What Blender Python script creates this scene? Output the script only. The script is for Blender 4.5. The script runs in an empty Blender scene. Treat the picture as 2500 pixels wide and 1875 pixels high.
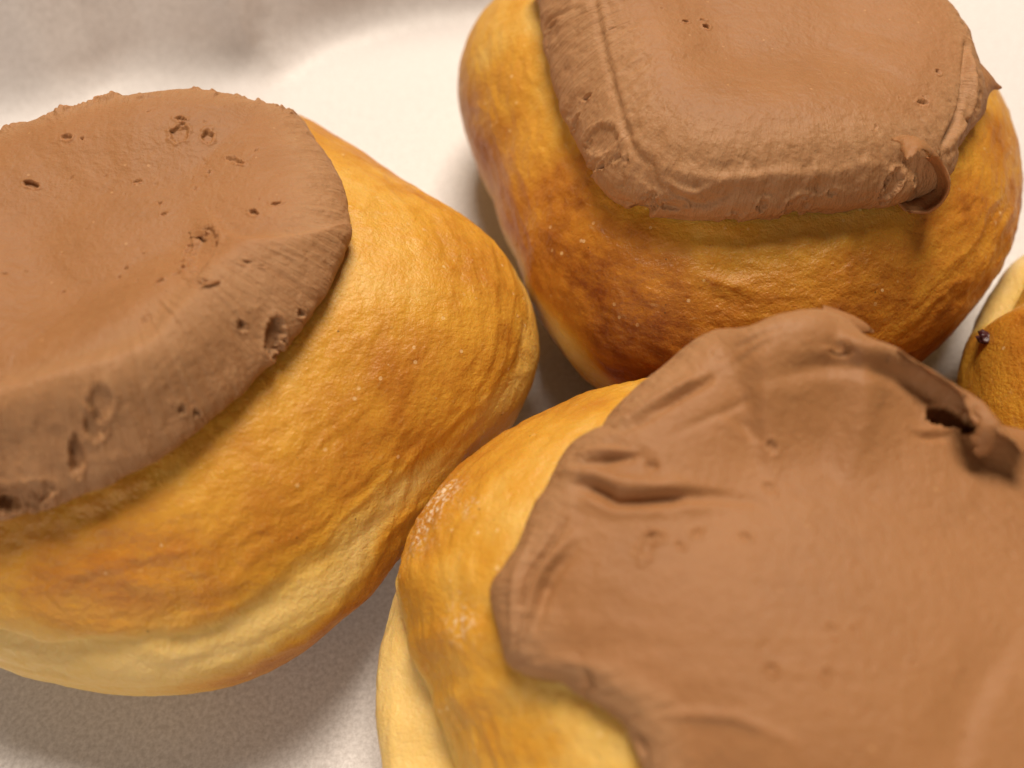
import bpy, math, random
import numpy as np
from mathutils import Vector, Matrix
from mathutils.bvhtree import BVHTree

# all lengths below are in centimetres; SC turns them into metres
SC = 0.01
rng = np.random.default_rng(7)
random.seed(7)
scn = bpy.context.scene
col = scn.collection

# ------------------------------------------------------------------ camera
PITCH, CAMH, F = math.radians(59.5), 13.18, 2101.0      # F: focal length in photo pixels (2500 wide)
cam = bpy.data.cameras.new('camera'); camo = bpy.data.objects.new('camera', cam); col.objects.link(camo)
camo.location = (0, 0, CAMH*SC); camo.rotation_euler = (math.pi/2-PITCH, 0, 0)
cam.sensor_width = 36; cam.lens = 36*F/2500; cam.clip_start = 0.002; cam.clip_end = 20
cam.dof.use_dof = True; cam.dof.focus_distance = 11.9*SC; cam.dof.aperture_fstop = 11
scn.camera = camo
scn.render.resolution_x, scn.render.resolution_y = 1024, 768

# ------------------------------------------------------------------ light
w = bpy.data.worlds.new('World'); scn.world = w; w.use_nodes = True
bg = w.node_tree.nodes['Background']; bg.inputs[0].default_value = (1.0, .80, .62, 1); bg.inputs[1].default_value = .11
def area(name, loc, target, size, sy, power, colr):
    l = bpy.data.lights.new(name, 'AREA'); l.shape = 'RECTANGLE'; l.size = size; l.size_y = sy; l.energy = power; l.color = colr
    o = bpy.data.objects.new(name, l); col.objects.link(o); o.location = loc
    o.rotation_euler = (Vector(target)-Vector(loc)).to_track_quat('-Z', 'Y').to_euler()
    return o
area('ceiling_lamp', (.07, .66, 1.13), (0, .08, 0), .58, .45, 26.5, (1.0, .87, .71))
area('front_fill', (-.50, -1.15, .55), (0, .08, .02), .8, .5, 9, (1.0, .84, .68))  # added fill from behind the camera, lifts the dark front faces
scn.view_settings.view_transform = 'Standard'; scn.view_settings.look = 'None'
scn.view_settings.exposure = -0.08; scn.view_settings.gamma = 1.0
scn.render.engine = 'CYCLES'

# ------------------------------------------------------------------ helpers
_fw = np.array([0, math.cos(PITCH), -math.sin(PITCH)]); _up = np.array([0, math.sin(PITCH), math.cos(PITCH)]); _rt = np.array([1., 0, 0])
_org = np.array([0, 0, CAMH])
def ray(px, py):                                          # photo pixel -> unit direction
    d = _fw + _rt*(px-1250)/F - _up*(py-937.5)/F
    return d/np.linalg.norm(d)
def on_plane(px, py, z):
    d = ray(px, py); return _org + d*(z-CAMH)/d[2]

_perm = np.arange(256); np.random.default_rng(3).shuffle(_perm); _perm = np.concatenate([_perm, _perm, _perm])
_gr = np.random.default_rng(4).normal(size=(256, 3)); _gr /= np.linalg.norm(_gr, axis=1, keepdims=True)
def noise(P, f=1.0, seed=0):                              # gradient noise, about -0.7..0.7
    p = np.asarray(P, float)*f + np.array([17.3, 5.1, 9.7])*(seed+1)
    i = np.floor(p).astype(int); q = p-i; u = q*q*q*(q*(q*6-15)+10); i &= 255
    out = 0
    for dx in (0, 1):
        for dy in (0, 1):
            for dz in (0, 1):
                h = _perm[_perm[_perm[(i[:, 0]+dx) & 255]+((i[:, 1]+dy) & 255)]+((i[:, 2]+dz) & 255)]
                g = _gr[h]
                wgt = (u[:, 0] if dx else 1-u[:, 0])*(u[:, 1] if dy else 1-u[:, 1])*(u[:, 2] if dz else 1-u[:, 2])
                out = out + wgt*(g[:, 0]*(q[:, 0]-dx)+g[:, 1]*(q[:, 1]-dy)+g[:, 2]*(q[:, 2]-dz))
    return out
def fbm(P, f, n=3, seed=0, gain=.5):
    a, o = 1., 0
    for k in range(n):
        o = o + a*noise(P, f*2.03**k, seed+k); a *= gain
    return o
def sst(a, b, x):
    t = np.clip((x-a)/(b-a), 0, 1); return t*t*(3-2*t)
def pinterp(th, knots):                                   # periodic interpolation, knots [(deg, value)]
    k = sorted(knots); d = np.array([a for a, _ in k], float); v = np.array([b for _, b in k], float)
    x = np.degrees(th) % 360
    d3 = np.concatenate([d-360, d, d+360]); v3 = np.concatenate([v, v, v])
    j = np.clip(np.searchsorted(d3, x)-1, 0, len(d3)-2); t = (x-d3[j])/(d3[j+1]-d3[j]); t = t*t*(3-2*t)
    return v3[j]*(1-t)+v3[j+1]*t
def psmooth(th, knots, sig=7.):
    k = sorted(knots); d = np.array([a for a, _ in k], float); v = np.array([b for _, b in k], float)
    x = np.arange(-360, 720); y = np.interp(x, np.concatenate([d-360, d, d+360]), np.concatenate([v, v, v]))
    g = np.exp(-.5*(np.arange(-30, 31)/sig)**2); y = np.convolve(y, g/g.sum(), 'same')
    return np.interp(np.degrees(th) % 360, x, y)
def cr_spline(P, n):                                      # Catmull-Rom through points, n samples per span
    P = np.asarray(P, float); Q = np.vstack([2*P[0]-P[1], P, 2*P[-1]-P[-2]]); o = []
    for i in range(1, len(Q)-2):
        t = np.linspace(0, 1, n, endpoint=False)[:, None]
        o.append(.5*((2*Q[i])+(-Q[i-1]+Q[i+1])*t+(2*Q[i-1]-5*Q[i]+4*Q[i+1]-Q[i+2])*t**2+(-Q[i-1]+3*Q[i]-3*Q[i+1]+Q[i+2])*t**3))
    o.append(P[-1:]); return np.vstack(o)

def make_mesh(name, V, Fc, mat, parent=None, attrs=None, smooth=True):
    me = bpy.data.meshes.new(name); Fc = np.asarray(Fc, np.int32); V = np.asarray(V, np.float32)*SC
    n, k = Fc.shape
    me.vertices.add(len(V)); me.vertices.foreach_set('co', V.ravel())
    me.loops.add(n*k); me.loops.foreach_set('vertex_index', Fc.ravel())
    me.polygons.add(n); me.polygons.foreach_set('loop_start', np.arange(n, dtype=np.int32)*k)
    me.polygons.foreach_set('loop_total', np.full(n, k, np.int32))
    me.update(calc_edges=True)
    if smooth: me.polygons.foreach_set('use_smooth', np.ones(n, bool))
    for an, av in (attrs or {}).items():
        av = np.asarray(av, np.float32)
        if av.ndim == 2: a = me.attributes.new(an, 'FLOAT_VECTOR', 'POINT'); a.data.foreach_set('vector', av.ravel())
        else: a = me.attributes.new(an, 'FLOAT', 'POINT'); a.data.foreach_set('value', av)
    me.materials.append(mat); me.validate()
    o = bpy.data.objects.new(name, me); col.objects.link(o)
    if parent is not None: o.parent = parent
    return o
def grid_faces(nu, nv, wrap=False):
    i = np.arange(nu if wrap else nu-1); j = np.arange(nv-1)
    I, J = np.meshgrid(i, j, indexing='ij'); I2 = (I+1) % nu
    return np.stack([I*nv+J, I2*nv+J, I2*nv+J+1, I*nv+J+1], -1).reshape(-1, 4)

# ------------------------------------------------------------------ materials
def new_mat(name):
    m = bpy.data.materials.new(name); m.use_nodes = True; nt = m.node_tree
    return m, nt, nt.nodes['Principled BSDF'], nt.links
def nnode(nt, typ, **kw):
    n = nt.nodes.new(typ)
    for k, v in kw.items(): setattr(n, k, v)
    return n
def tex_noise(nt, vec, scale, detail=3, rough=.55):
    n = nnode(nt, 'ShaderNodeTexNoise'); n.inputs['Scale'].default_value = scale; n.inputs['Detail'].default_value = detail
    n.inputs['Roughness'].default_value = rough
    nt.links.new(vec, n.inputs['Vector']); return n.outputs['Fac']
def mth(nt, op, a, b=None, c=None, clamp=False):
    n = nnode(nt, 'ShaderNodeMath', operation=op); n.use_clamp = clamp
    for i, v in enumerate((a, b, c)):
        if v is None: continue
        if isinstance(v, (int, float)): n.inputs[i].default_value = v
        else: nt.links.new(v, n.inputs[i])
    return n.outputs[0]
def ramp(nt, fac, stops):
    r = nnode(nt, 'ShaderNodeValToRGB'); e = r.color_ramp.elements
    while len(e) > 1: e.remove(e[-1])
    e[0].position = stops[0][0]; e[0].color = (*stops[0][1], 1)
    for p, c in stops[1:]:
        x = e.new(p); x.color = (*c, 1)
    nt.links.new(fac, r.inputs[0]); return r.outputs[0]
def mixc(nt, fac, a, b, blend='MIX'):
    n = nnode(nt, 'ShaderNodeMix', data_type='RGBA', blend_type=blend)
    for s, v in ((0, fac), (6, a), (7, b)):
        if isinstance(v, (int, float)): n.inputs[s].default_value = v
        elif isinstance(v, tuple): n.inputs[s].default_value = (*v, 1)
        else: nt.links.new(v, n.inputs[s])
    return n.outputs[2]
def bumpn(nt, h, strength, dist, prev=None):
    b = nnode(nt, 'ShaderNodeBump'); b.inputs['Strength'].default_value = strength; b.inputs['Distance'].default_value = dist
    nt.links.new(h, b.inputs['Height'])
    if prev: nt.links.new(prev, b.inputs['Normal'])
    return b.outputs[0]

def bun_material():
    m, nt, bs, L = new_mat('fried_dough')
    tc = nnode(nt, 'ShaderNodeTexCoord').outputs['Object']
    at = nnode(nt, 'ShaderNodeAttribute', attribute_name='crust').outputs['Fac']
    fl = nnode(nt, 'ShaderNodeAttribute', attribute_name='flour').outputs['Fac']
    n1 = tex_noise(nt, tc, 90, 5, .6); n2 = tex_noise(nt, tc, 420, 4, .65); n3 = tex_noise(nt, tc, 1500, 3, .65)
    v = mth(nt, 'MULTIPLY_ADD', mth(nt, 'SUBTRACT', n1, .5), .34, at)
    v = mth(nt, 'MULTIPLY_ADD', mth(nt, 'SUBTRACT', n2, .5), .20, v)
    rg = nnode(nt, 'ShaderNodeAttribute', attribute_name='ring').outputs['Vector']
    n4 = tex_noise(nt, rg, 3.2, 6, .68); n5 = tex_noise(nt, rg, 11, 4, .6)
    v = mth(nt, 'MULTIPLY_ADD', mth(nt, 'SUBTRACT', n4, .5), mth(nt, 'MULTIPLY_ADD', at, .5, .0), v)
    c = ramp(nt, v, [(0, (.72, .52, .21)), (.22, (.66, .43, .115)), (.45, (.58, .290, .034)), (.66, (.43, .165, .017)), (.82, (.20, .050, .005)), (1, (.10, .025, .004))])
    # pale dry streaks and grains of sugar and fat
    st = mth(nt, 'MULTIPLY', mth(nt, 'SUBTRACT', n5, .60), 6, clamp=True); st = mth(nt, 'MULTIPLY', st, mth(nt, 'MULTIPLY', mth(nt, 'SUBTRACT', n2, .42), 5, clamp=True))
    c = mixc(nt, mth(nt, 'MULTIPLY', st, .32), c, (.70, .50, .24))
    # burnt specks in the crust
    vo = nnode(nt, 'ShaderNodeTexVoronoi'); vo.inputs['Scale'].default_value = 480; L.new(tc, vo.inputs['Vector'])
    sp = mth(nt, 'LESS_THAN', vo.outputs['Distance'], .07)
    rnd = nnode(nt, 'ShaderNodeSeparateColor'); L.new(vo.outputs['Color'], rnd.inputs[0])
    sp = mth(nt, 'MULTIPLY', sp, mth(nt, 'GREATER_THAN', rnd.outputs[0], .86))
    c = mixc(nt, mth(nt, 'MULTIPLY', sp, .75), c, (.10, .045, .010))
    # tiny pale grains
    vg = nnode(nt, 'ShaderNodeTexVoronoi'); vg.inputs['Scale'].default_value = 620; L.new(tc, vg.inputs['Vector'])
    rg2 = nnode(nt, 'ShaderNodeSeparateColor'); L.new(vg.outputs['Color'], rg2.inputs[0])
    gr = mth(nt, 'MULTIPLY', mth(nt, 'MULTIPLY', mth(nt, 'LESS_THAN', vg.outputs['Distance'], .17), mth(nt, 'GREATER_THAN', rg2.outputs[1], .80)), mth(nt, 'MULTIPLY', mth(nt, 'SUBTRACT', n1, .45), 6, clamp=True))
    c = mixc(nt, mth(nt, 'MULTIPLY', gr, .5), c, (.82, .62, .34))
    # flour left on the crust
    ff = mth(nt, 'MULTIPLY', fl, mth(nt, 'MULTIPLY', mth(nt, 'SUBTRACT', n3, .50), 9, clamp=True), clamp=True)
    c = mixc(nt, mth(nt, 'MULTIPLY', ff, .7), c, (.80, .70, .55))
    L.new(c, bs.inputs['Base Color'])
    ro = mth(nt, 'MULTIPLY_ADD', n4, .35, .22); L.new(ro, bs.inputs['Roughness'])
    bs.inputs['Specular IOR Level'].default_value = .30
    bs.inputs['Subsurface Weight'].default_value = .35; bs.inputs['Subsurface Radius'].default_value = (1, .45, .12); bs.inputs['Subsurface Scale'].default_value = .0025
    b = bumpn(nt, mth(nt, 'MULTIPLY', n2, mth(nt, 'MULTIPLY_ADD', n1, 2.2, -.55, clamp=True)), .45, .0007); b = bumpn(nt, n3, .65, .00038, b); b = bumpn(nt, gr, .5, .0002, b)
    L.new(b, bs.inputs['Normal'])
    return m
def icing_material():
    m, nt, bs, L = new_mat('chocolate_icing')
    tc = nnode(nt, 'ShaderNodeTexCoord').outputs['Object']
    n1 = tex_noise(nt, tc, 55, 4, .6); n2 = tex_noise(nt, tc, 600, 3, .6); n3 = tex_noise(nt, tc, 1700, 2, .5)
    c = ramp(nt, n1, [(.25, (.250, .110, .039)), (.5, (.285, .129, .047)), (.75, (.315, .147, .056))])
    n0 = tex_noise(nt, tc, 22, 4, .6)
    c = mixc(nt, mth(nt, 'MULTIPLY', mth(nt, 'SUBTRACT', n0, .42), 2.2, clamp=True), c, (.33, .155, .068))
    c = mixc(nt, mth(nt, 'MULTIPLY', mth(nt, 'SUBTRACT', n2, .30), .55, clamp=True), c, (.36, .172, .070))
    # worked, drier rim icing, paler and striated; tint also paints light on dim rolls
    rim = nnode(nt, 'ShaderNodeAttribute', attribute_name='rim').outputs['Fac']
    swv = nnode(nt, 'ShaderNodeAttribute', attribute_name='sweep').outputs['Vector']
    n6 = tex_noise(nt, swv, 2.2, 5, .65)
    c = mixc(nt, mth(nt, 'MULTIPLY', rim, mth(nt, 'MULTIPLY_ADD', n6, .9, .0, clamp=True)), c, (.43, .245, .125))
    # crystals of sugar
    vo = nnode(nt, 'ShaderNodeTexVoronoi'); vo.inputs['Scale'].default_value = 1000; L.new(tc, vo.inputs['Vector'])
    rnd = nnode(nt, 'ShaderNodeSeparateColor'); L.new(vo.outputs['Color'], rnd.inputs[0])
    sp = mth(nt, 'MULTIPLY', mth(nt, 'LESS_THAN', vo.outputs['Distance'], .20), mth(nt, 'GREATER_THAN', rnd.outputs[0], .955))
    c = mixc(nt, mth(nt, 'MULTIPLY', sp, .45), c, (.50, .27, .12))
    L.new(c, bs.inputs['Base Color'])
    L.new(mth(nt, 'MULTIPLY_ADD', n0, .30, .45), bs.inputs['Roughness'])
    bs.inputs['Specular IOR Level'].default_value = .28
    bs.inputs['Subsurface Weight'].default_value = .18; bs.inputs['Subsurface Radius'].default_value = (1, .4, .2); bs.inputs['Subsurface Scale'].default_value = .0012
    b = bumpn(nt, n2, .55, .00045); b = bumpn(nt, n3, .55, .00018, b); b = bumpn(nt, sp, .25, .00010, b); b = bumpn(nt, mth(nt, 'MULTIPLY', rim, n6), .6, .0011, b)
    L.new(b, bs.inputs['Normal'])
    return m
def paper_material():
    m, nt, bs, L = new_mat('white_paper')
    tc = nnode(nt, 'ShaderNodeTexCoord').outputs['Object']
    n1 = tex_noise(nt, tc, 1500, 3, .6); n2 = tex_noise(nt, tc, 40, 3)
    c = ramp(nt, n1, [(.32, (.54, .51, .51)), (.68, (.74, .715, .725))])
    L.new(c, bs.inputs['Base Color']); L.new(mth(nt, 'MULTIPLY_ADD', n2, .2, .38), bs.inputs['Roughness'])
    bs.inputs['Specular IOR Level'].default_value = .4
    L.new(bumpn(nt, n1, .25, .00008), bs.inputs['Normal'])
    return m
def jelly_material():
    m, nt, bs, L = new_mat('dark_jelly')
    bs.inputs['Base Color'].default_value = (.045, .006, .008, 1); bs.inputs['Roughness'].default_value = .45
    return m
BUN, ICE, PAPER, JELLY = bun_material(), icing_material(), paper_material(), jelly_material()

# ------------------------------------------------------------------ paper liner
def build_paper():
    # flat sheet that turns up into a wall along a line at the back (box side)
    A = np.array([-9.3, 14.7]); B = np.array([-1.4, 17.25]); t = (B-A)/np.linalg.norm(B-A); nrm = np.array([-t[1], t[0]])
    u = np.linspace(-14, 30, 260)                         # along the fold
    v = np.concatenate([np.linspace(-30, -2.5, 90), np.linspace(-2.4, 7.5, 150)])   # across the fold
    U, Vv = np.meshgrid(u, v, indexing='ij')
    # the fold wanders
    off = .75*np.exp(-((U+0.2)/1.0)**2)*-0.55 + .22*np.sin(U*.9+1.) - .5*np.exp(-((U-4.1)/.7)**2) + sst(-.2, -5, U)*1.1
    s = Vv-off; rad = 1.1
    BEND = 1.16; ang = np.clip(s/rad, 0, BEND)                         # bent through about 60 degrees
    cross = np.where(s < 0, s, rad*np.sin(ang)+np.maximum(s-rad*BEND, 0)*math.cos(BEND)) + off
    z = np.where(s < 0, 0, rad*(1-np.cos(ang))+np.maximum(s-rad*BEND, 0)*math.sin(BEND))
    XY = A + U[..., None]*t + cross[..., None]*nrm
    P = np.concatenate([XY, z[..., None]], -1).reshape(-1, 3)
    flatw = np.clip(s.ravel()/1.5, 0, 1)
    # creases in the turned-up part, gentle waviness of the flat part
    cre = 0
    for (u0, sl, a, wd) in ((3.6, .35, .30, .35), (4.6, -.55, -.25, .3), (0.2, .15, -.28, .45), (-2.4, -.3, .25, .5), (8, .2, .25, .5), (2.0, -.2, .15, .25)):
        d = (U-(u0+sl*np.maximum(s, 0))).ravel(); cre = cre + a*np.exp(-np.abs(d)/wd)
    P[:, :2] += (nrm[None]*((cre*.55+.10*fbm(P, .35, 2, 5))*flatw)[:, None])
    ff = 1-flatw
    P[:, 2] += ff*(.10*sst(.05, .5, noise(P, .16, 2)) + .012*noise(P, .8, 3))
    o = make_mesh('paper_liner', P, grid_faces(len(u), len(v)), PAPER)
    o['kind'] = 'structure'; o['label'] = 'white paper liner under the doughnuts, turned up along the back'; o['category'] = 'paper'
    return o
build_paper()

# ------------------------------------------------------------------ doughnut dough
class Bun: pass
def bun_def(cx, cy, R, h, fc, **kw):
    b = Bun(); b.c = np.array([cx, cy, 0.]); b.R, b.h, b.fc = R, h, fc
    b.radj = kw.get('radj', [(0, 0)]); b.inset = kw.get('inset', [(0, 0)]); b.groove = kw.get('groove', [(0, .12)])
    b.gz = kw.get('gz', [(0, .34)]); b.lobe = kw.get('lobe', [(0, 0)]); b.amber = kw.get('amber', [(0, .2)]); b.base = kw.get('base', .42)
    b.paletop = kw.get('paletop', .15); b.seed = kw.get('seed', 1); b.wr = kw.get('wr', 1.); b.palez = kw.get('palez', [(0, .36)]); b.lowb = kw.get('lowb', [(0, 0)]); b.lump = kw.get('lump', 1.); b.lowz = kw.get('lowz', .36)
    return b
def bun_rad(b, th):
    return b.R*(1+sum(b.fc[2*k]*np.cos((k+2)*th)+b.fc[2*k+1]*np.sin((k+2)*th) for k in range(len(b.fc)//2))) + pinterp(th, b.radj)
def bun_xyz(b, th, ph):                                   # smooth surface, local coordinates
    c, s = np.abs(np.cos(ph)), np.abs(np.sin(ph)); ze = .42*b.h
    z = np.where(ph > 0, ze+(b.h-ze)*s**.92, ze-ze*s**.9)
    r = bun_rad(b, th)*np.where(ph > 0, c**.92, c**.55)
    zr = z/b.h; k = np.minimum(1, r/b.R*1.3)
    gz = pinterp(th, b.gz)
    gz = gz+.022*np.sin(th*5+b.seed)+.012*np.sin(th*13+2*b.seed)+.006*np.sin(th*31+b.seed)
    r = r*(1-pinterp(th, b.inset)*sst(gz-.015, gz+.035, zr))
    r = r - k*pinterp(th, b.groove)*(1+.35*np.sin(th*7+b.seed*2))*np.exp(-(np.abs(zr-gz)/np.where(zr > gz, .028, .05))**1.6)
    r = r + k*pinterp(th, b.lobe)*np.exp(-((zr-gz+.17)/.13)**2)
    return np.stack([r*np.cos(th), r*np.sin(th), z], -1)
def bun_top(b, th, r):                                    # height of the dome above a plan point
    q = np.clip(r/(bun_rad(b, th)*(1-pinterp(th, b.inset))), 0, .999); c = q**(1/.92)
    return .42*b.h+.58*b.h*np.sqrt(1-c*c)**.92
def build_bun(b, parent, nt=760, hi=True):
    ph = np.concatenate([np.linspace(-math.pi/2, -1.35, 5)[:-1], np.linspace(-1.35, 1.05, 225 if hi else 110), np.linspace(1.05, math.pi/2, 22)[1:]])
    th = np.linspace(0, 2*math.pi, nt, endpoint=False)
    T, Ph = np.meshgrid(th, ph, indexing='ij'); T, Ph = T.ravel(), Ph.ravel()
    P = bun_xyz(b, T, Ph); rad = np.stack([np.cos(T), np.sin(T), np.zeros_like(T)], -1)
    zr = P[:, 2]/b.h
    nrm = rad*np.cos(Ph)[:, None]; nrm[:, 2] = np.sin(Ph)*.9
    s = b.seed*11
    lump = b.lump*(.10*noise(P, .45, s) + .055*noise(P, 1.1, s+1))
    # wrinkled crust: ridges that run round the bun, warped
    Q = P+.35*np.stack([noise(P, 1.2, s+2), noise(P, 1.2, s+3), noise(P, 1.2, s+4)], -1)
    Q2 = np.stack([np.hypot(Q[:, 0], Q[:, 1])*2.2, T*b.R*.55+Q[:, 0]*.1, Q[:, 2]*2.0], -1)
    up = sst(.33, .5, zr)
    rid = 1-2*np.abs(noise(Q2, .9, s+5)); patch = sst(-.1, .35, noise(P, .55, s+6))
    wr = b.wr*up*(.040*(rid-.7)*patch + .022*fbm(Q2, 2.2, 3, s+7) + .016*patch*fbm(P, 5., 2, s+9))
    low = (1-up)*(.075*fbm(np.stack([P[:, 0], P[:, 1], P[:, 2]*2.6], -1), .9, 4, s+8))
    fine = .005*fbm(P, 9, 2, s+10)
    ends = np.abs(np.cos(Ph))**.5                          # keep the poles closed
    P = P + nrm*((lump*sst(.0, .2, zr) + wr+low+fine)*ends)[:, None]
    P[:, 2] = np.maximum(P[:, 2], 0.0)
    # how far the crust has fried: 0 pale ... 1 dark
    pz = pinterp(T, b.palez)+.05*noise(P, .6, s+12)+.02*noise(P, 2.2, s+13)
    up2 = sst(-.055, .075, zr-pz)
    rr = np.hypot(P[:, 0], P[:, 1])/bun_rad(b, T)
    shoulder = np.exp(-((zr-pz-.20)/.20)**2)
    base = pinterp(T, b.base) if isinstance(b.base, list) else b.base
    v = .10 + (base-.10)*up2 + pinterp(T, b.amber)*shoulder*up2 - b.paletop*sst(.80, .93, zr)*up2
    v = v + up2*(.16*fbm(P, .8, 3, s+14)) + .06*noise(P, 2.5, s+15)*up2
    v = v + sst(.14, .0, zr+.05*noise(P, .5, s+16))*.62
    v = v + pinterp(T, b.lowb)*sst(b.lowz, b.lowz-.13, zr+.06*noise(P, .7, s+17)+.03*noise(P, 2.5, s+18))
    ring = np.stack([np.cos(T)*1.5, np.sin(T)*1.5, P[:, 2]*.9-np.hypot(P[:, 0], P[:, 1])*.9], -1)
    flour = np.zeros(len(P))
    o = make_mesh('dough', P, grid_faces(nt, len(ph), True)[:, ::-1] if False else grid_faces(nt, len(ph), True), BUN, parent, {'crust': v, 'flour': getattr(b, 'flourf', lambda p: flour)(P), 'ring': ring})
    return o
def bvh_of(V, Fc): return BVHTree.FromPolygons([tuple(p) for p in V.tolist()], [tuple(f) for f in Fc.tolist()])
def bun_bvh(b):
    th = np.linspace(0, 2*math.pi, 120, endpoint=False); ph = np.linspace(-1.4, 1.5, 60)
    T, Ph = np.meshgrid(th, ph, indexing='ij'); V = bun_xyz(b, T.ravel(), Ph.ravel())+b.c
    return bvh_of(V, grid_faces(120, 60, True))

# ------------------------------------------------------------------ icing
NI = 400
def disc_grid(n):
    a = np.linspace(-1, 1, n); A, Bq = np.meshgrid(a, a, indexing='ij')
    big = np.abs(A) > np.abs(Bq)
    r = np.where(big, A, Bq)
    with np.errstate(divide='ignore', invalid='ignore'):
        ph = np.where(big, (math.pi/4)*(Bq/np.where(A == 0, 1, A)), math.pi/2-(math.pi/4)*(A/np.where(Bq == 0, 1, Bq)))
    x, y = r*np.cos(ph), r*np.sin(ph)
    return np.hypot(x, y).ravel(), np.arctan2(y, x).ravel()
def grid_normals(P, n):
    G = P.reshape(n, n, 3); N = np.cross(np.gradient(G, axis=0), np.gradient(G, axis=1)).reshape(-1, 3)
    N /= np.linalg.norm(N, axis=1, keepdims=True)+1e-12
    c = N[(n//2)*n+n//2]
    return N*np.sign(c[2])
class Icing:
    def __init__(s, b, contact, back, backz, wk, Tk, ek, kk=.35, seed=0, off=(0, 0), tb=(.30, .95), tc=.45, sg=7.):
        s.b = b; bv = bun_bvh(b); s.ctr = b.c+np.array([*off, 0])
        ang, rad = [], []
        for (px, py) in contact:
            d = ray(px, py); hit = bv.ray_cast(Vector(_org), Vector(d))[0]
            if hit is None: continue
            q = np.array(hit)-s.ctr; ang.append(math.atan2(q[1], q[0])); rad.append(math.hypot(q[0], q[1]))
        for (px, py, *bz) in back:
            q = on_plane(px, py, bz[0] if bz else backz)-s.ctr; ang.append(math.atan2(q[1], q[0])); rad.append(math.hypot(q[0], q[1]))
        o = np.argsort(ang); a = np.array(ang)[o]; r = np.array(rad)[o]
        s.dbg = np.round(np.stack([np.degrees(a), r], 1), 2)
        tt = np.linspace(-math.pi, math.pi, 721)
        rr = np.interp(tt, np.concatenate([a-2*math.pi, a, a+2*math.pi]), np.concatenate([r, r, r]))
        k = np.exp(-np.linspace(-2, 2, 13)**2); k /= k.sum()
        rr = np.convolve(np.concatenate([rr[-13:-1], rr, rr[1:13]]), k, 'same')[12:-12]
        rho, th = disc_grid(NI)
        Bd = np.interp(th, tt, rr)
        circ = np.stack([np.cos(th)*3.5, np.sin(th)*3.5, np.zeros_like(th)], -1)
        Bd = Bd + .045*fbm(circ, 1.1, 3, 40+seed)
        w, T, e = psmooth(th, wk), psmooth(th, Tk, sg), psmooth(th, ek)
        r0 = .72; top = rho < r0
        phi = math.pi/2 - np.clip((rho-r0)/(1-r0), 0, 1)*(math.pi/2+.55)
        cph, sph = np.abs(np.cos(phi)), np.sin(phi)
        rim = Bd-w+w*cph**e
        r = np.where(top, (Bd-w)*rho/r0, rim)
        Tc = tc; T = Tc+(T-Tc)*sst(*tb, np.where(top, rho/r0, 1)); hgt = np.where(top, T, T*(kk+(1-kk)*np.sign(sph)*np.abs(sph)**e))
        x, y = r*np.cos(th), r*np.sin(th)
        lx, ly = x+s.ctr[0]-b.c[0], y+s.ctr[1]-b.c[1]
        zb = bun_top(b, np.arctan2(ly, lx), np.hypot(lx, ly))
        zb = zb - .06*sst(.97, 1., rho)
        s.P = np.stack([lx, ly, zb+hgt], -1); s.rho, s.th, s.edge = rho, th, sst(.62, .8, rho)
        s.seed = seed*13; q = s.ctr-_org+np.array([0, 0, 4.5]); s.cpx = 1250+F*(q@_rt)/(q@_fw); s.cpy = 937.5-F*(q@_up)/(q@_fw)
        s.refresh()
    def refresh(s):
        n = NI; s.N = grid_normals(s.P, n)
        sub = np.arange(0, n, 3); idx = (sub[:, None]*n+sub[None]).ravel()
        s.bv = bvh_of(s.P[idx]+s.b.c, grid_faces(len(sub), len(sub)))
    def hit(s, px, py, lift=0.):
        d = ray(px, py); h = s.bv.ray_cast(Vector(_org), Vector(d))
        k = 0
        while h[0] is None and k < 30:                    # just beyond the outline: slide back onto it
            k += 1; px += 3*(s.cpx-px)/math.hypot(s.cpx-px, s.cpy-py); py += 3*(s.cpy-py)/math.hypot(s.cpx-px, s.cpy-py); d = ray(px, py); h = s.bv.ray_cast(Vector(_org), Vector(d))
        if h[0] is None:
            p = on_plane(px, py, s.b.h*.9+.5)
            return p-d*lift-s.b.c
        return np.array(h[0])-d*lift-s.b.c
    def base_relief(s, amp=1., rough=0.):
        P = s.P; q = s.seed
        d = amp*(.030*noise(P, .7, q)+.010*fbm(P, 2.2, 2, q+1)+.0035*fbm(P, 7, 2, q+2))
        s.P = P+s.N*d[:, None]
        # side of the rim: dragged, torn look
        st = np.stack([s.th*3.2, s.P[:, 2]*.8, s.rho*3], -1)
        d2 = s.edge*amp*(.030*fbm(st, 2.6, 3, q+3)+.014*fbm(s.P*np.array([1, 1, .6]), 6, 3, q+4)) + s.edge*rough*(.05*fbm(st, 3.5, 3, q+5)-.05*sst(.18, .4, fbm(s.P, 3.2, 2, q+6)))
        s.P = s.P+s.N*d2[:, None]
    def stroke(s, pix, amp, width, w2=None, taper=True, amps=None, up=0.):
        # ridge (amp>0) or groove (amp<0) along a traced line; w2: width on the right hand side of the line
        pts = cr_spline([s.hit(*p) for p in pix], 6)
        w2 = width if w2 is None else w2
        L = np.linspace(0, 1, len(pts)); best = np.full(len(s.P), 9e9); tt = np.zeros(len(s.P)); side = np.zeros(len(s.P))
        lo, hi = pts.min(0)-3.5*max(width, w2), pts.max(0)+3.5*max(width, w2)
        m = np.where(((s.P > lo) & (s.P < hi)).all(1))[0]
        Q = s.P[m]; bb = np.full(len(m), 9e9); bt = np.zeros(len(m)); bs_ = np.zeros(len(m))
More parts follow.
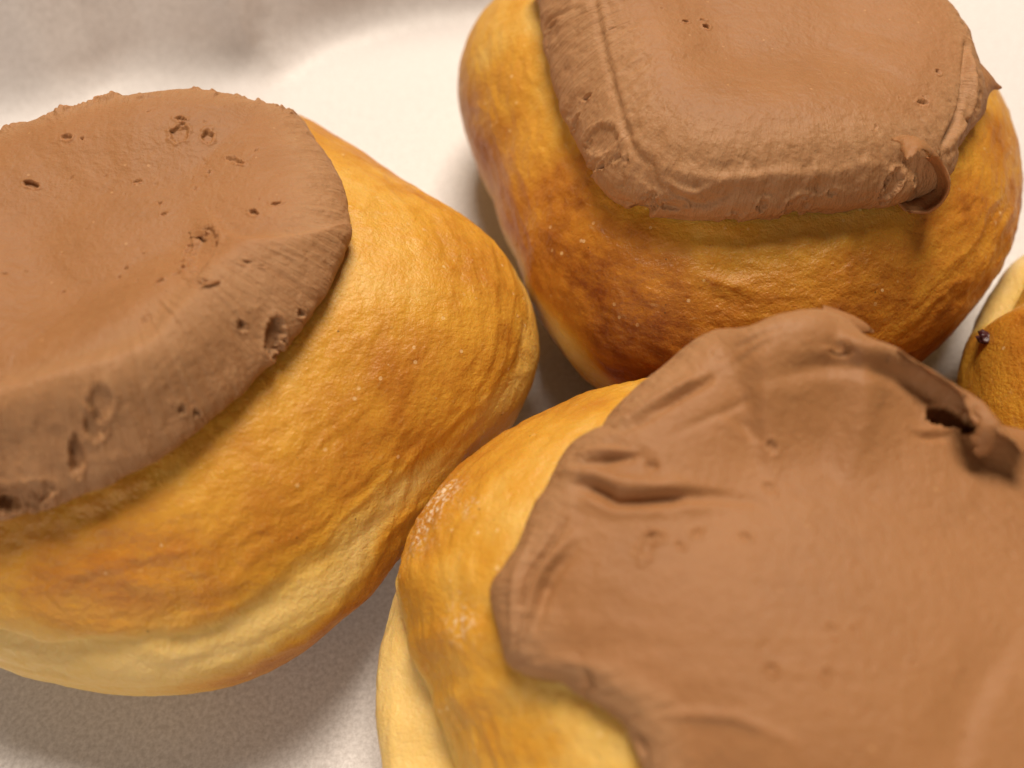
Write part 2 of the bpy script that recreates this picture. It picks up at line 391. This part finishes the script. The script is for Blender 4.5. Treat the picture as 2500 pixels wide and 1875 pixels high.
        for i in range(len(pts)-1):
            a, c = pts[i], pts[i+1]; ab = c-a; t = np.clip(((Q-a)@ab)/(ab@ab+1e-12), 0, 1)
            dv = Q-a-t[:, None]*ab; d = np.einsum('ij,ij->i', dv, dv); u = d < bb
            bb[u] = d[u]; bt[u] = (L[i]+t*(L[i+1]-L[i]))[u]; bs_[u] = (ab[0]*dv[:, 1]-ab[1]*dv[:, 0])[u]
        d = np.sqrt(bb); ww = np.where(bs_ > 0, width, w2)
        a = amp*np.exp(-(d/ww)**2)
        if amps is not None: a = a*np.interp(bt, np.linspace(0, 1, len(amps)), amps)
        elif taper: a = a*np.sin(np.pi*np.clip(bt*.94+.03, 0, 1))**.6
        Nd = s.N[m]*(1-up)+np.array([0, 0, up]); s.P[m] += Nd*a[:, None]
    def pit(s, px, py, sx, sy, depth, ang=0., rag=.45, sharp=.3, lip=.02):
        # hole of sx x sy photo pixels
        c = s.hit(px, py); dist = np.linalg.norm(c+s.b.c-_org); k = dist/F/2
        m = np.where((np.abs(s.P-c) < (max(sx, sy)*k*2+.03)).all(1))[0]
        if len(m) == 0: return
        D = s.P[m]-c
        u, v = D@_rt, D@_up                               # footprint as seen when looking at the icing
        v = v*1.0; ca, sa = math.cos(ang), math.sin(ang); a_, b_ = u*ca+v*sa, -u*sa+v*ca
        q = np.hypot(a_/(sx*k), b_/(sy*k)) + rag*noise(s.P[m], 9., int(px) % 50)+rag*1.1*noise(s.P[m], 19., int(py) % 50)+rag*.7*noise(s.P[m], 34., int(py) % 37)
        s.P[m] += s.N[m]*((-depth*(.65 if depth < .2 else 1)*sst(1+sharp*.5, 1-sharp, q))+lip*np.exp(-((q-1.25)/.22)**2))[:, None]
    def scatter(s, n, rmin, rmax, dmin, dmax, seed, rlim=1.):
        g = np.random.default_rng(seed)
        idx = g.choice(np.where(s.rho < rlim)[0], n)
        for i in idx:
            r = rmin+(rmax-rmin)*g.random()**2.5; c = s.P[i].copy(); el = 1+g.random()*1.2
            m = np.where((np.abs(s.P-c) < r*3).all(1))[0]
            D = s.P[m]-c; a = g.random()*6.3; u = D[:, 0]*math.cos(a)+D[:, 1]*math.sin(a)
            dd = np.sqrt(np.maximum((D**2).sum(1)-u*u, 0)+(u/el)**2)/r + .3*noise(s.P[m], 14., int(i) % 40)
            s.P[m] += s.N[m]*(-(dmin+(dmax-dmin)*g.random())*sst(1.2, .55, dd))[:, None]
    def build(s, parent):
        sw = np.stack([np.cos(s.th)*11, np.sin(s.th)*11, s.rho*3], -1)
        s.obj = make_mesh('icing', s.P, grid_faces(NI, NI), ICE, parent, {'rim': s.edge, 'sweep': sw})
        return s.obj
def sheet(name, rows, nu, nv, thick, parent, seed=0, rag=(0, 0, 0, 0), ragf=7., mat=None):
    """thin torn sheet through rows of points (local cm); rag: raggedness of first row, last row, first column, last column"""
    G = np.array([cr_spline(r, nu) for r in rows]); G = np.stack([cr_spline(G[:, j], nv) for j in range(G.shape[1])], 1)
    n, k = G.shape[:2]
    u = np.linspace(0, 1, n)[:, None]; v = np.linspace(0, 1, k)[None]
    flat = G.reshape(-1, 3)
    rn = (fbm(flat, ragf, 3, seed, .65)+.15*fbm(flat, ragf*3, 2, seed+5)).reshape(n, k)
    du, dv = np.gradient(G, axis=0), np.gradient(G, axis=1)
    du /= np.linalg.norm(du, axis=2, keepdims=True)+1e-9; dv /= np.linalg.norm(dv, axis=2, keepdims=True)+1e-9
    fo = lambda x: np.clip(1-x/.4, 0, 1)**1.5
    G = G + du*(rn*(rag[1]*fo(1-u)+rag[0]*fo(u)))[..., None] + dv*(rn*(rag[3]*fo(1-v)+rag[2]*fo(v)))[..., None]
    N = np.cross(np.gradient(G, axis=0), np.gradient(G, axis=1)); N /= np.linalg.norm(N, axis=2, keepdims=True)+1e-9
    th = thick*(1+.5*fbm(flat, 4, 2, seed+9).reshape(n, k))*np.minimum(1, .35+4*np.minimum(np.minimum(u, 1-u), np.minimum(v, 1-v)))
    G = G+N*(.02*fbm(flat, 3, 3, seed+3).reshape(n, k))[..., None]
    V = np.concatenate([(G+N*th[..., None]*.5).reshape(-1, 3), (G-N*th[..., None]*.5).reshape(-1, 3)])
    f = grid_faces(n, k); off = n*k; Fc = [f, f[:, ::-1]+off]
    loop = [i*k for i in range(n)]+[(n-1)*k+j for j in range(1, k)]+[i*k+k-1 for i in range(n-2, -1, -1)]+[j for j in range(k-2, 0, -1)]
    l = np.array(loop); l2 = np.roll(l, -1); Fc.append(np.stack([l2, l, l+off, l2+off], 1))
    return make_mesh(name, V, np.concatenate(Fc), mat or ICE, parent)
def crumb(parent, p, r, seed, flat=.7, rough=.7):
    th = np.linspace(0, 2*math.pi, 22, endpoint=False); ph = np.linspace(-math.pi/2, math.pi/2, 13)
    T, Ph = np.meshgrid(th, ph, indexing='ij'); T, Ph = T.ravel(), Ph.ravel()
    D = np.stack([np.cos(T)*np.cos(Ph), np.sin(T)*np.cos(Ph), np.sin(Ph)*flat], -1)
    V = p + D*np.array([1+.5*math.sin(seed*2.1), 1, 1])*(r*(1+rough*fbm(D+seed*3.7, 1.7, 3, seed, .6)))[:, None]
    return make_mesh('crumb', V, grid_faces(22, 13, True), ICE, parent)

def doughnut(b, label):
    e = bpy.data.objects.new('doughnut', None); col.objects.link(e); e.location = b.c*SC
    e['label'] = label; e['category'] = 'doughnut'; e['group'] = 'doughnuts on the paper liner'
    return e

# ================================================================== doughnut at the left
b1 = bun_def(-4.915, 7.027, 4.719, 4.469, [-.005, .032, .040, .006, .034, .016, .027, .020], seed=1,
             radj=[(0, .08), (30, .10), (52, .16), (68, .08), (85, 0), (265, 0), (310, .14), (335, .08)], inset=[(0, .01)], groove=[(0, .05), (90, .02), (230, .15), (265, .19), (290, .13), (305, .06), (330, .04)],
             gz=[(0, .50), (230, .60), (270, .62), (300, .60), (330, .54)], lobe=[(0, .05), (250, .0), (288, .10), (305, .20), (318, .20), (330, .12), (340, .05)],
             palez=[(0, .52), (90, .40), (230, .62), (285, .63), (310, .62), (335, .56)], amber=[(0, .12), (90, .24), (270, .16), (320, .16)], base=.40, paletop=.06, lowb=[(0, .2), (250, .0), (272, .12), (288, .5), (310, .6), (335, .3)], lowz=.57, wr=1.5, lump=.6)
e1 = doughnut(b1, 'doughnut at the left frame edge, smooth rolled icing rim with a torn pull mark')
build_bun(b1, e1)
i1 = Icing(b1, [(0, 1300), (113, 1279), (226, 1243), (339, 1187), (452, 1113), (565, 1023), (644, 944), (723, 859), (791, 768), (836, 689), (864, 599), (859, 531), (831, 463), (791, 396), (746, 328)],
           [(622, 234), (508, 230), (384, 250), (147, 280), (0, 308)], 4.42,
           wk=[(0, .6), (60, .5), (100, .5), (250, 1.3), (290, 1.3), (330, 1.0)], Tk=[(0, .6), (60, .6), (90, .75), (130, .75), (250, .80), (290, .78), (330, .70)], ek=[(0, 1.)], seed=1, tc=.34, kk=.45)
i1.base_relief(.8)
i1.stroke([(-60, 990), (60, 965), (170, 930), (290, 895), (385, 850), (440, 785), (500, 715), (560, 640), (660, 600)], .26, .17, .50, amps=[1, 1, 1, 1, 1, .9, .75, .45, .15])
i1.stroke([(515, 530), (533, 565), (556, 585), (601, 600), (666, 597), (752, 580), (850, 552)], .10, .08, .22)
# torn, crumbly back edge
m = sst(.70, .76, i1.rho)*sst(.90, .82, i1.rho)*sst(50, 62, np.degrees(i1.th))*(sst(175, 150, np.degrees(i1.th)))
tear = .11*np.clip(fbm(i1.P*np.array([1, .35, .35]), 5.5, 3, 90, .7)+.10, 0, 1)*sst(-.15, .15, noise(i1.P, 1.6, 93))
i1.P[:, 2] += m*tear*1.6
i1.stroke([(-80, 420), (40, 560), (90, 700), (40, 830)], -.05, .5, .25)
i1.stroke([(100, 1000), (230, 960), (360, 930), (480, 850), (600, 740), (720, 650)], .03, .25)
i1.refresh()
for a in [(500, 612, 62, 120, .07, .12, .25), (462, 612, 20, 46, .06, 0, .6), (447, 655, 16, 14, .06, 0, .5), (490, 690, 34, 14, .07, .3, .5), (672, 825, 34, 92, .16, -.12, .25), (187, 1115, 30, 88, .12, -.12, .3),
          (246, 985, 48, 70, .06, -.2, .4), (232, 1040, 40, 60, .05, 0, .4), (38, 1225, 120, 60, .14, .15, .35), (8, 1228, 46, 34, .16, 0, .3), (95, 1200, 60, 40, .06, .4, .4),
          (76, 450, 30, 15, .08, -.35, .4), (440, 325, 36, 40, .06, 0, .4), (508, 332, 22, 34, .07, .2, .4), (572, 391, 46, 13, .07, -.4, .5), (163, 334, 20, 15, .07, 0, .5), (200, 337, 8, 8, .06, 0, .3),
          (620, 520, 24, 15, .07, -.4, .5), (675, 497, 24, 9, .07, .1, .5), (590, 797, 16, 26, .07, .2, .4), (510, 421, 10, 14, .05, 0, .4), (478, 460, 10, 8, .05, 0, .4), (393, 496, 10, 8, .05, 0, .4), (402, 521, 16, 8, .05, .5, .4),
          (390, 687, 20, 12, .05, .6, .4), (357, 782, 20, 18, .05, .6, .4), (440, 290, 20, 12, .06, 0, .5), (335, 443, 16, 7, .05, .2, .5), (600, 640, 22, 10, .04, .3, .4), (640, 650, 10, 8, .04, 0, .4), (480, 1010, 14, 18, .05, 0, .4), (445, 1000, 14, 22, .04, 0, .4), (735, 765, 14, 20, .05, 0, .4), (155, 713, 12, 8, .04, 0, .4)]:
    i1.pit(*a)
i1.scatter(60, .010, .030, .010, .03, 5, .75)
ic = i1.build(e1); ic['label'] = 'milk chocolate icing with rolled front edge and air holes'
sheet('flake', [[i1.hit(462, 566, .0), i1.hit(480, 560, .06), i1.hit(505, 562, .10)], [i1.hit(465, 580, .02), i1.hit(482, 578, .03), i1.hit(500, 580, .02)]], 6, 6, .02, ic, 31, (.05, .05, .05, .05), 12)
sheet('flake', [[i1.hit(478, 700, .0), i1.hit(505, 690, .05), i1.hit(535, 683, .05)], [i1.hit(480, 706, .02), i1.hit(508, 700, .02), i1.hit(535, 690, .02)]], 6, 5, .02, ic, 33, (.04, .04, .04, .04), 12)

# ================================================================== doughnut at the back
b2 = bun_def(3.835, 11.286, 4.846, 4.590, [-.040, -.055, .044, .053, -.008, -.032, .006, .007], seed=2,
             radj=[(0, 0), (168, .0), (185, .10), (200, .26), (215, .16), (235, .04), (270, 0)], groove=[(0, .10), (230, .22), (280, .18)], gz=[(0, .22)], lobe=[(0, -.05), (230, -.15), (300, -.2)],
             lowb=[(0, 0), (195, .2), (225, .5), (245, .5), (268, .1)], lowz=.42, palez=[(0, .22), (150, .26), (195, .34), (215, .46), (235, .46), (255, .34), (290, .22)], amber=[(0, .40), (90, .3), (150, .12), (190, .16), (225, .26), (270, .24), (320, .24)], base=[(0, .52), (90, .5), (150, .40), (190, .42), (225, .52), (270, .60), (330, .55)], paletop=.36, wr=1.6, lump=.4)
e2 = doughnut(b2, 'back doughnut with thick flat-topped icing and a small torn curl at its front corner')
build_bun(b2, e2)
i2 = Icing(b2, [(1290, 0), (1312, 54), (1323, 127), (1338, 199), (1359, 282), (1381, 347), (1417, 416), (1450, 481), (1482, 518), (1511, 538), (1562, 556), (1630, 566), (1705, 566), (1837, 564), (1968, 547), (2099, 534), (2217, 515), (2276, 490), (2304, 459), (2312, 413), (2341, 360), (2381, 308)],
           [(2398, 180), (2387, 144), (2361, 85), (2315, 33), (2276, 0), (2100, -150), (1800, -190), (1500, -130)], 4.45,
           wk=[(0, .45), (40, .4), (90, .5), (150, .8), (180, 1.0), (215, 1.0), (250, .75), (290, .72), (320, .6)], Tk=[(0, .7), (90, .75), (180, .85), (230, .92), (280, .88), (330, .75)], ek=[(0, 1.05), (180, 1.12), (230, 1.05), (290, 1.0)], kk=.42, seed=2, tc=.42)
i2.base_relief(.8, .40)
i2.stroke([(1446, -30), (1468, 83), (1489, 174), (1515, 268), (1536, 336), (1565, 382), (1620, 410)], -.035, .055, .055, amps=[1, 1, 1, 1, 1, .8, 0])
i2.stroke([(1462, -30), (1484, 83), (1505, 174), (1530, 262), (1552, 328), (1580, 366), (1630, 396)], .02, .06, .10, amps=[1, 1, 1, 1, 1, .8, 0])
i2.stroke([(1600, 404), (1680, 425), (1745, 436), (1830, 430), (1902, 424), (2033, 417), (2120, 400)], .05, .07, .12)
i2.stroke([(1620, 440), (1690, 470), (1760, 440)], .045, .05); i2.stroke([(1640, 470), (1720, 500), (1790, 470)], -.04, .05)
i2.stroke([(1440, 470), (1500, 490), (1590, 500), (1680, 520)], -.05, .05); i2.stroke([(1290, 90), (1340, 50), (1400, 20)], -.05, .06)
i2.stroke([(2360, 106), (2358, 173), (2353, 236), (2338, 289), (2322, 325), (2305, 352)], -.20, .055, .05, amps=[.25, .5, 1, 1.1, .6, .2])
i2.stroke([(2368, 130), (2376, 200), (2372, 250), (2356, 300), (2335, 335)], .09, .07, .05)
i2.stroke([(2190, 395), (2230, 405), (2255, 440), (2240, 490)], -.10, .14)
i2.refresh()
for a in [(1432, 239, 18, 14, .10, .4, .3), (1404, 298, 10, 34, .08, -.3, .4), (1469, 340, 62, 66, .05, .3, .3), (1470, 405, 14, 14, .10, 0, .4), (1437, 420, 22, 26, .07, 0, .5), (1508, 385, 26, 18, .06, .3, .5), (1525, 390, 18, 14, .05, 0, .5),
          (1545, 538, 70, 30, .16, .1, .2), (1863, 500, 22, 26, .07, -.3, .5), (1945, 505, 60, 34, .06, .5, .5), (2181, 450, 34, 76, .10, -.5, .4), (2165, 446, 16, 40, .08, -.5, .4), (2232, 445, 10, 18, .09, 0, .3),
          (1492, 70, 13, 7, .08, 0, .3), (1673, 53, 17, 8, .08, 0, .3), (1725, 65, 17, 14, .10, -.3, .4), (1716, 49, 16, 6, .07, 0, .4), (2253, 250, 28, 11, .06, .05, .3), (2289, 176, 14, 13, .05, 0, .3), (2256, 238, 8, 6, .05, 0, .3), (1627, 260, 8, 5, .05, 0, .3), (2138, 310, 9, 7, .05, 0, .3), (1585, 480, 40, 14, .06, .1, .6), (1650, 500, 60, 14, .05, -.1, .6), (1780, 540, 40, 12, .05, .1, .5), (2030, 470, 20, 14, .05, .2, .5), (1350, 60, 30, 12, .06, .5, .5)]:
    i2.pit(*a)
i2.scatter(35, .008, .02, .008, .02, 6, .7)
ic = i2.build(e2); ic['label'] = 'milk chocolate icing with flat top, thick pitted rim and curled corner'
# curl: thin lip that stands up at the front corner and folds over to a torn tongue
base = [(2200, 508), (2245, 508), (2272, 490), (2286, 462), (2288, 430), (2278, 400), (2258, 385)]
lip = [(2209, 514), (2262, 518), (2295, 500), (2313, 470), (2315, 432), (2297, 390), (2262, 360)]
lf = [.05, .18, .26, .30, .32, .32, .30]
pt2 = lambda x, y, z: on_plane(x, y, z)-b2.c
bp = [i2.hit(*p, -.06) for p in base]
lp = [pt2(*q, z) for q, z in zip(lip, [4.05, 4.15, 4.30, 4.50, 4.72, 4.95, 5.12])]
sheet('curl', [bp, [p*.55+q*.45-np.array([-.05, .05, .03]) for p, q in zip(bp, lp)], lp], 8, 8, .06, ic, 51, (0, .03, 0, 0), 5)
sheet('curl', [[pt2(2292, 382, 4.98), pt2(2268, 356, 5.14), pt2(2240, 336, 5.2), pt2(2208, 331, 5.2), pt2(2178, 337, 5.16)],
               [pt2(2284, 384, 5.02), pt2(2262, 362, 5.2), pt2(2238, 352, 5.28), pt2(2212, 348, 5.26), pt2(2190, 346, 5.2)],
               [pt2(2276, 384, 5.04), pt2(2254, 372, 5.22), pt2(2236, 374, 5.3), pt2(2216, 386, 5.28), pt2(2198, 364, 5.2)]], 8, 10, .03, ic, 57, (0, .16, 0, .12), 8)
sheet('flake', [[pt2(2388, 150, 4.5), pt2(2420, 185, 4.35), pt2(2432, 202, 4.2), pt2(2446, 212, 4.15)], [pt2(2388, 190, 4.6), pt2(2412, 208, 4.4), pt2(2430, 210, 4.2), pt2(2444, 216, 4.13)], [pt2(2390, 262, 4.5), pt2(2404, 250, 4.35), pt2(2420, 222, 4.2), pt2(2438, 218, 4.12)]], 8, 8, .03, ic, 61, (0, 0, 0, .05), 8)

# ================================================================== doughnut at the front
b3 = bun_def(2.945, 1.988, 4.686, 4.484, [.006, -.015, -.003, .013, 0, -.008, .001, .005], seed=3,
             inset=[(0, .0), (150, 0), (160, .03), (170, .095), (180, .165), (188, .20), (220, .2), (270, .17), (310, .05)], groove=[(0, .03), (140, .03), (160, .15), (180, .3), (260, .3), (310, .1)], gz=[(0, .42)],
             lobe=[(0, .0)], palez=[(0, .34), (130, .36), (152, .40), (165, .46), (180, .50), (250, .50)], amber=[(0, .3), (110, .28), (150, .22), (165, .10), (200, .08), (240, .1)], base=.36, paletop=.12, wr=1.8)
def flour3(P):
    q = P+b3.c; out = 0
    bv = bun_bvh(b3)
    for px, py, r in ((1050, 1240, .35), (1080, 1215, .25), (1030, 1290, .3), (1150, 1240, .12), (1120, 1520, .2), (1140, 1120, .2)):
        h = bv.ray_cast(Vector(_org), Vector(ray(px, py)))[0]
        if h is None: continue
        out = out + np.exp(-((q-np.array(h))**2).sum(1)/r**2)
    return np.clip(out, 0, 1)*np.ones(len(P))
b3.flourf = flour3
e3 = doughnut(b3, 'front doughnut with wrinkled icing and a torn lip, cut by the lower right corner')
build_bun(b3, e3)
i3 = Icing(b3, [(1714, 890), (1673, 914), (1602, 956), (1548, 991), (1501, 1026), (1469, 1061), (1456, 1086), (1422, 1089), (1390, 1111), (1358, 1153), (1333, 1203), (1304, 1251), (1279, 1298), (1249, 1363), (1194, 1448), (1209, 1509), (1225, 1566), (1235, 1620), (1270, 1650), (1318, 1654), (1370, 1668), (1417, 1704), (1474, 1736), (1521, 1772), (1547, 1824), (1562, 1875)],
           [(1770, 850, 4.2), (1810, 825, 4.3), (1860, 798, 4.4), (1940, 768, 4.5), (2000, 760), (2050, 775), (2085, 815), (2120, 850), (2250, 890), (2377, 945), (2500, 985), (2620, 1060), (2760, 1250), (2840, 1600), (2700, 2050)], 4.55,
           wk=[(0, .5), (60, .4), (110, .45), (150, .35), (180, .45), (210, .3), (240, .25), (300, .4)], Tk=[(0, .5), (56, .75), (66, 1.0), (77, 1.7), (88, 1.55), (100, 1.22), (114, .92), (132, .66), (152, .46), (190, .42), (215, .28), (235, .12), (260, .12), (300, .45)], ek=[(0, 1.)], seed=3, tb=(.50, 1.0), tc=.40, sg=5.)
i3.base_relief(.8)
# back lobe that swells, and the standing back edge
i3.stroke([(1760, 850), (1850, 815), (1950, 790), (2040, 800)], .10, .40, .35, up=.7)
i3.stroke([(2080, 855), (2180, 862), (2270, 900), (2370, 945), (2480, 985), (2600, 1040)], .36, .16, .24, amps=[.4, .8, 1, 1, 1, 1], up=.8)
i3.refresh()
i3.stroke([(1860, 925), (1960, 905), (2050, 895), (2150, 905), (2240, 945), (2320, 1000)], -.10, .14, .10, amps=[.2, .5, 1, 1, 1, .6])
i3.stroke([(2035, 840), (2060, 855), (2085, 858)], -.14, .08)
i3.stroke([(1745, 880), (1830, 830), (1900, 800)], -.05, .04); i3.stroke([(1800, 890), (1850, 850), (1890, 825)], -.035, .05)
# folds of the left flank
i3.stroke([(1418, 1180), (1453, 1190), (1485, 1206), (1504, 1219), (1532, 1221), (1596, 1217), (1659, 1212), (1738, 1210), (1833, 1219), (1880, 1244)], -.115, .06, .10, amps=[.5, .9, 1, 1, 1, 1, .8, .45, .3, .1])
i3.stroke([(1390, 1152), (1450, 1160), (1510, 1180), (1580, 1188), (1660, 1185), (1740, 1190)], .10, .10, amps=[.6, .9, 1, 1, .6, .1])
i3.stroke([(1440, 1222), (1500, 1245), (1580, 1246), (1680, 1236), (1800, 1240)], .05, .08, amps=[.7, 1, 1, .7, .1])
i3.stroke([(1403, 1136), (1440, 1129), (1469, 1127), (1516, 1118), (1573, 1111)], -.07, .05, .06)
i3.stroke([(1415, 1108), (1485, 1103), (1554, 1108)], .09, .05); i3.stroke([(1575, 1125), (1592, 1140), (1600, 1122)], -.06, .05)
i3.stroke([(1573, 1014), (1611, 996), (1649, 971), (1684, 950), (1722, 931), (1744, 915)], -.10, .04, .06)
i3.stroke([(1510, 1035), (1560, 1005), (1610, 975), (1660, 945), (1700, 920)], .08, .07)
i3.stroke([(1520, 1050), (1560, 1030), (1600, 1015)], -.05, .04)
i3.stroke([(1640, 1062), (1700, 1035), (1754, 1011), (1800, 992), (1835, 975)], -.03, .06, .05); i3.stroke([(1754, 1026), (1801, 1056), (1858, 1110)], .02, .07)
i3.stroke([(1770, 1010), (1815, 1040), (1870, 1090)], -.02, .06)
i3.stroke([(1401, 1306), (1350, 1362), (1312, 1420), (1294, 1486), (1278, 1560), (1268, 1610)], .09, .05, .06)
i3.stroke([(1380, 1270), (1340, 1330), (1300, 1385), (1279, 1460), (1270, 1560), (1266, 1600)], -.09, .035)
i3.stroke([(1300, 1300), (1262, 1400), (1254, 1491), (1250, 1570)], .06, .05)
i3.stroke([(1400, 1350), (1352, 1400), (1322, 1470), (1305, 1540)], -.07, .07, .07)
i3.stroke([(1560, 1753), (1660, 1745), (1761, 1747), (1826, 1763), (1951, 1823)], .035, .06); i3.stroke([(1545, 1790), (1570, 1830), (1580, 1880)], -.05, .05)
i3.stroke([(1430, 1640), (1440, 1680), (1425, 1705)], -.06, .04)
i3.stroke([(2320, 1900), (2370, 1740), (2420, 1640), (2480, 1560)], -.05, .25, .12)
i3.stroke([(2230, 1060), (2270, 1068), (2320, 1066)], -.05, .04); i3.stroke([(2235, 1050), (2275, 1052), (2330, 1050)], .03, .04)
i3.refresh()
for a in [(2302, 1018, 92, 42, .32, -.2, .3), (2345, 1036, 44, 24, .28, -.5, .5), (1885, 1092, 30, 30, .035, 0, .5), (1878, 1190, 26, 24, .025, 0, .5), (2170, 878, 14, 10, .10, 0, .4),
          (1600, 1310, 36, 22, .025, 0, .5), (1700, 1300, 30, 20, .025, .2, .5), (1580, 1330, 30, 60, .025, -.4, .5), (1660, 1330, 20, 16, .03, 0, .5), (1820, 1310, 26, 16, .03, 0, .5), (2085, 1380, 12, 8, .04, 0, .5), (2030, 1537, 20, 28, .016, .3, .4), (2085, 1540, 18, 24, .016, .3, .4), (1885, 1635, 24, 20, .018, 0, .4), (2015, 1650, 16, 28, .018, -.5, .4), (2230, 1620, 22, 18, .014, .5, .4)]:
    i3.pit(*a)
i3.scatter(50, .014, .05, .006, .014, 8, .7)
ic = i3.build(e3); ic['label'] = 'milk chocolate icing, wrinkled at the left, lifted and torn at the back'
# torn lip folded forward over the icing
top = [(2195, 838), (2232, 860), (2280, 893), (2331, 914), (2377, 932), (2422, 950), (2500, 968), (2580, 990)]
mid = [(2200, 846), (2240, 871), (2290, 905), (2335, 932), (2385, 965), (2430, 1000), (2500, 1000), (2580, 1020)]
frt = [(2205, 850), (2246, 878), (2300, 917), (2345, 955), (2378, 1020), (2440, 1040), (2500, 1040), (2580, 1060)]
sheet('torn_lip', [[i3.hit(x, y+8, -.02) for x, y in top], [i3.hit(x, y, l) for (x, y), l in zip(top, [.05, .10, .16, .2, .22, .22, .22, .22])], [i3.hit(x, y, l) for (x, y), l in zip(mid, [.08, .16, .25, .32, .38, .42, .40, .40])],
                   [i3.hit(x, y, l) for (x, y), l in zip(frt, [.08, .18, .28, .40, .48, .48, .46, .46])]], 8, 12, .032, ic, 71, (0, .26, 0, 0), 8)
sheet('torn_lip', [[i3.hit(2372, 985, .44), i3.hit(2400, 995, .46), i3.hit(2440, 1005, .45), i3.hit(2475, 1005, .44)], [i3.hit(2386, 1035, .46), i3.hit(2405, 1040, .46), i3.hit(2430, 1042, .45), i3.hit(2452, 1038, .44)],
                   [i3.hit(2380, 1075, .40), i3.hit(2400, 1078, .40), i3.hit(2420, 1075, .40), i3.hit(2444, 1062, .40)], [i3.hit(2384, 1112, .30), i3.hit(2396, 1110, .31), i3.hit(2408, 1108, .32), i3.hit(2418, 1100, .32)]], 8, 10, .04, ic, 75, (0, .06, .10, .14), 8)
# torn tip of the back lobe
pt3 = lambda x, y, z: on_plane(x, y, z)-b3.c
sheet('flake', [[pt3(2010, 745, 4.75), pt3(2050, 757, 4.7), pt3(2095, 780, 4.6), pt3(2136, 812, 4.45)], [pt3(2010, 790, 4.85), pt3(2060, 790, 4.8), pt3(2098, 797, 4.65), pt3(2133, 815, 4.47)], [pt3(2020, 840, 4.8), pt3(2060, 836, 4.75), pt3(2084, 818, 4.68), pt3(2112, 812, 4.55)]], 8, 10, .04, ic, 81, (0, .16, 0, .12), 9)
# crust flake standing at the back shoulder of the dough
bv3 = bun_bvh(b3)
def on3(px, py, lift):
    k = 0; h = None
    while h is None and k < 40: d = ray(px, py+2*k); h = bv3.ray_cast(Vector(_org), Vector(d))[0]; k += 1
    return np.array(h)-ray(px, py)*lift-b3.c
dough3 = [c for c in e3.children if c.name.startswith('dough')][0]
sheet('crust_flake', [[on3(x, y+14, -.03) for x, y in ((1612, 900), (1650, 886), (1690, 866), (1735, 862))], [on3(x, y, .06) for x, y in ((1604, 902), (1640, 884), (1680, 868), (1730, 866))]], 8, 8, .03, dough3, 95, (0, .10, .05, .05), 9, BUN)
# ================================================================== doughnut at the right edge
b4 = bun_def(11.3, 5.7, 4.5, 4.4, [0, .01, 0, 0, 0, 0, 0, 0], seed=4, inset=[(0, 0), (110, .08), (148, .08), (158, .0)], groove=[(0, .02), (145, .25), (160, .02)], gz=[(0, .46)], lobe=[(0, 0)],
             palez=[(0, .28), (130, .50), (147, .48), (158, .20)], amber=[(0, .04)], base=.52, paletop=.0, wr=.4)
e4 = doughnut(b4, 'smooth orange-brown doughnut of which only a sliver shows at the right edge')
build_bun(b4, e4, 360, False)
bv4 = bun_bvh(b4); h = bv4.ray_cast(Vector(_org), Vector(ray(2408, 825)))[0]
if h is not None:
    o = crumb(e4, np.array(h)-b4.c,   .10, 91, .5, 1.0); o.name = 'jelly'; o.data.name = 'jelly'; o.data.materials.clear(); o.data.materials.append(JELLY)
    o['label'] = 'dark red jelly oozing from the seam'
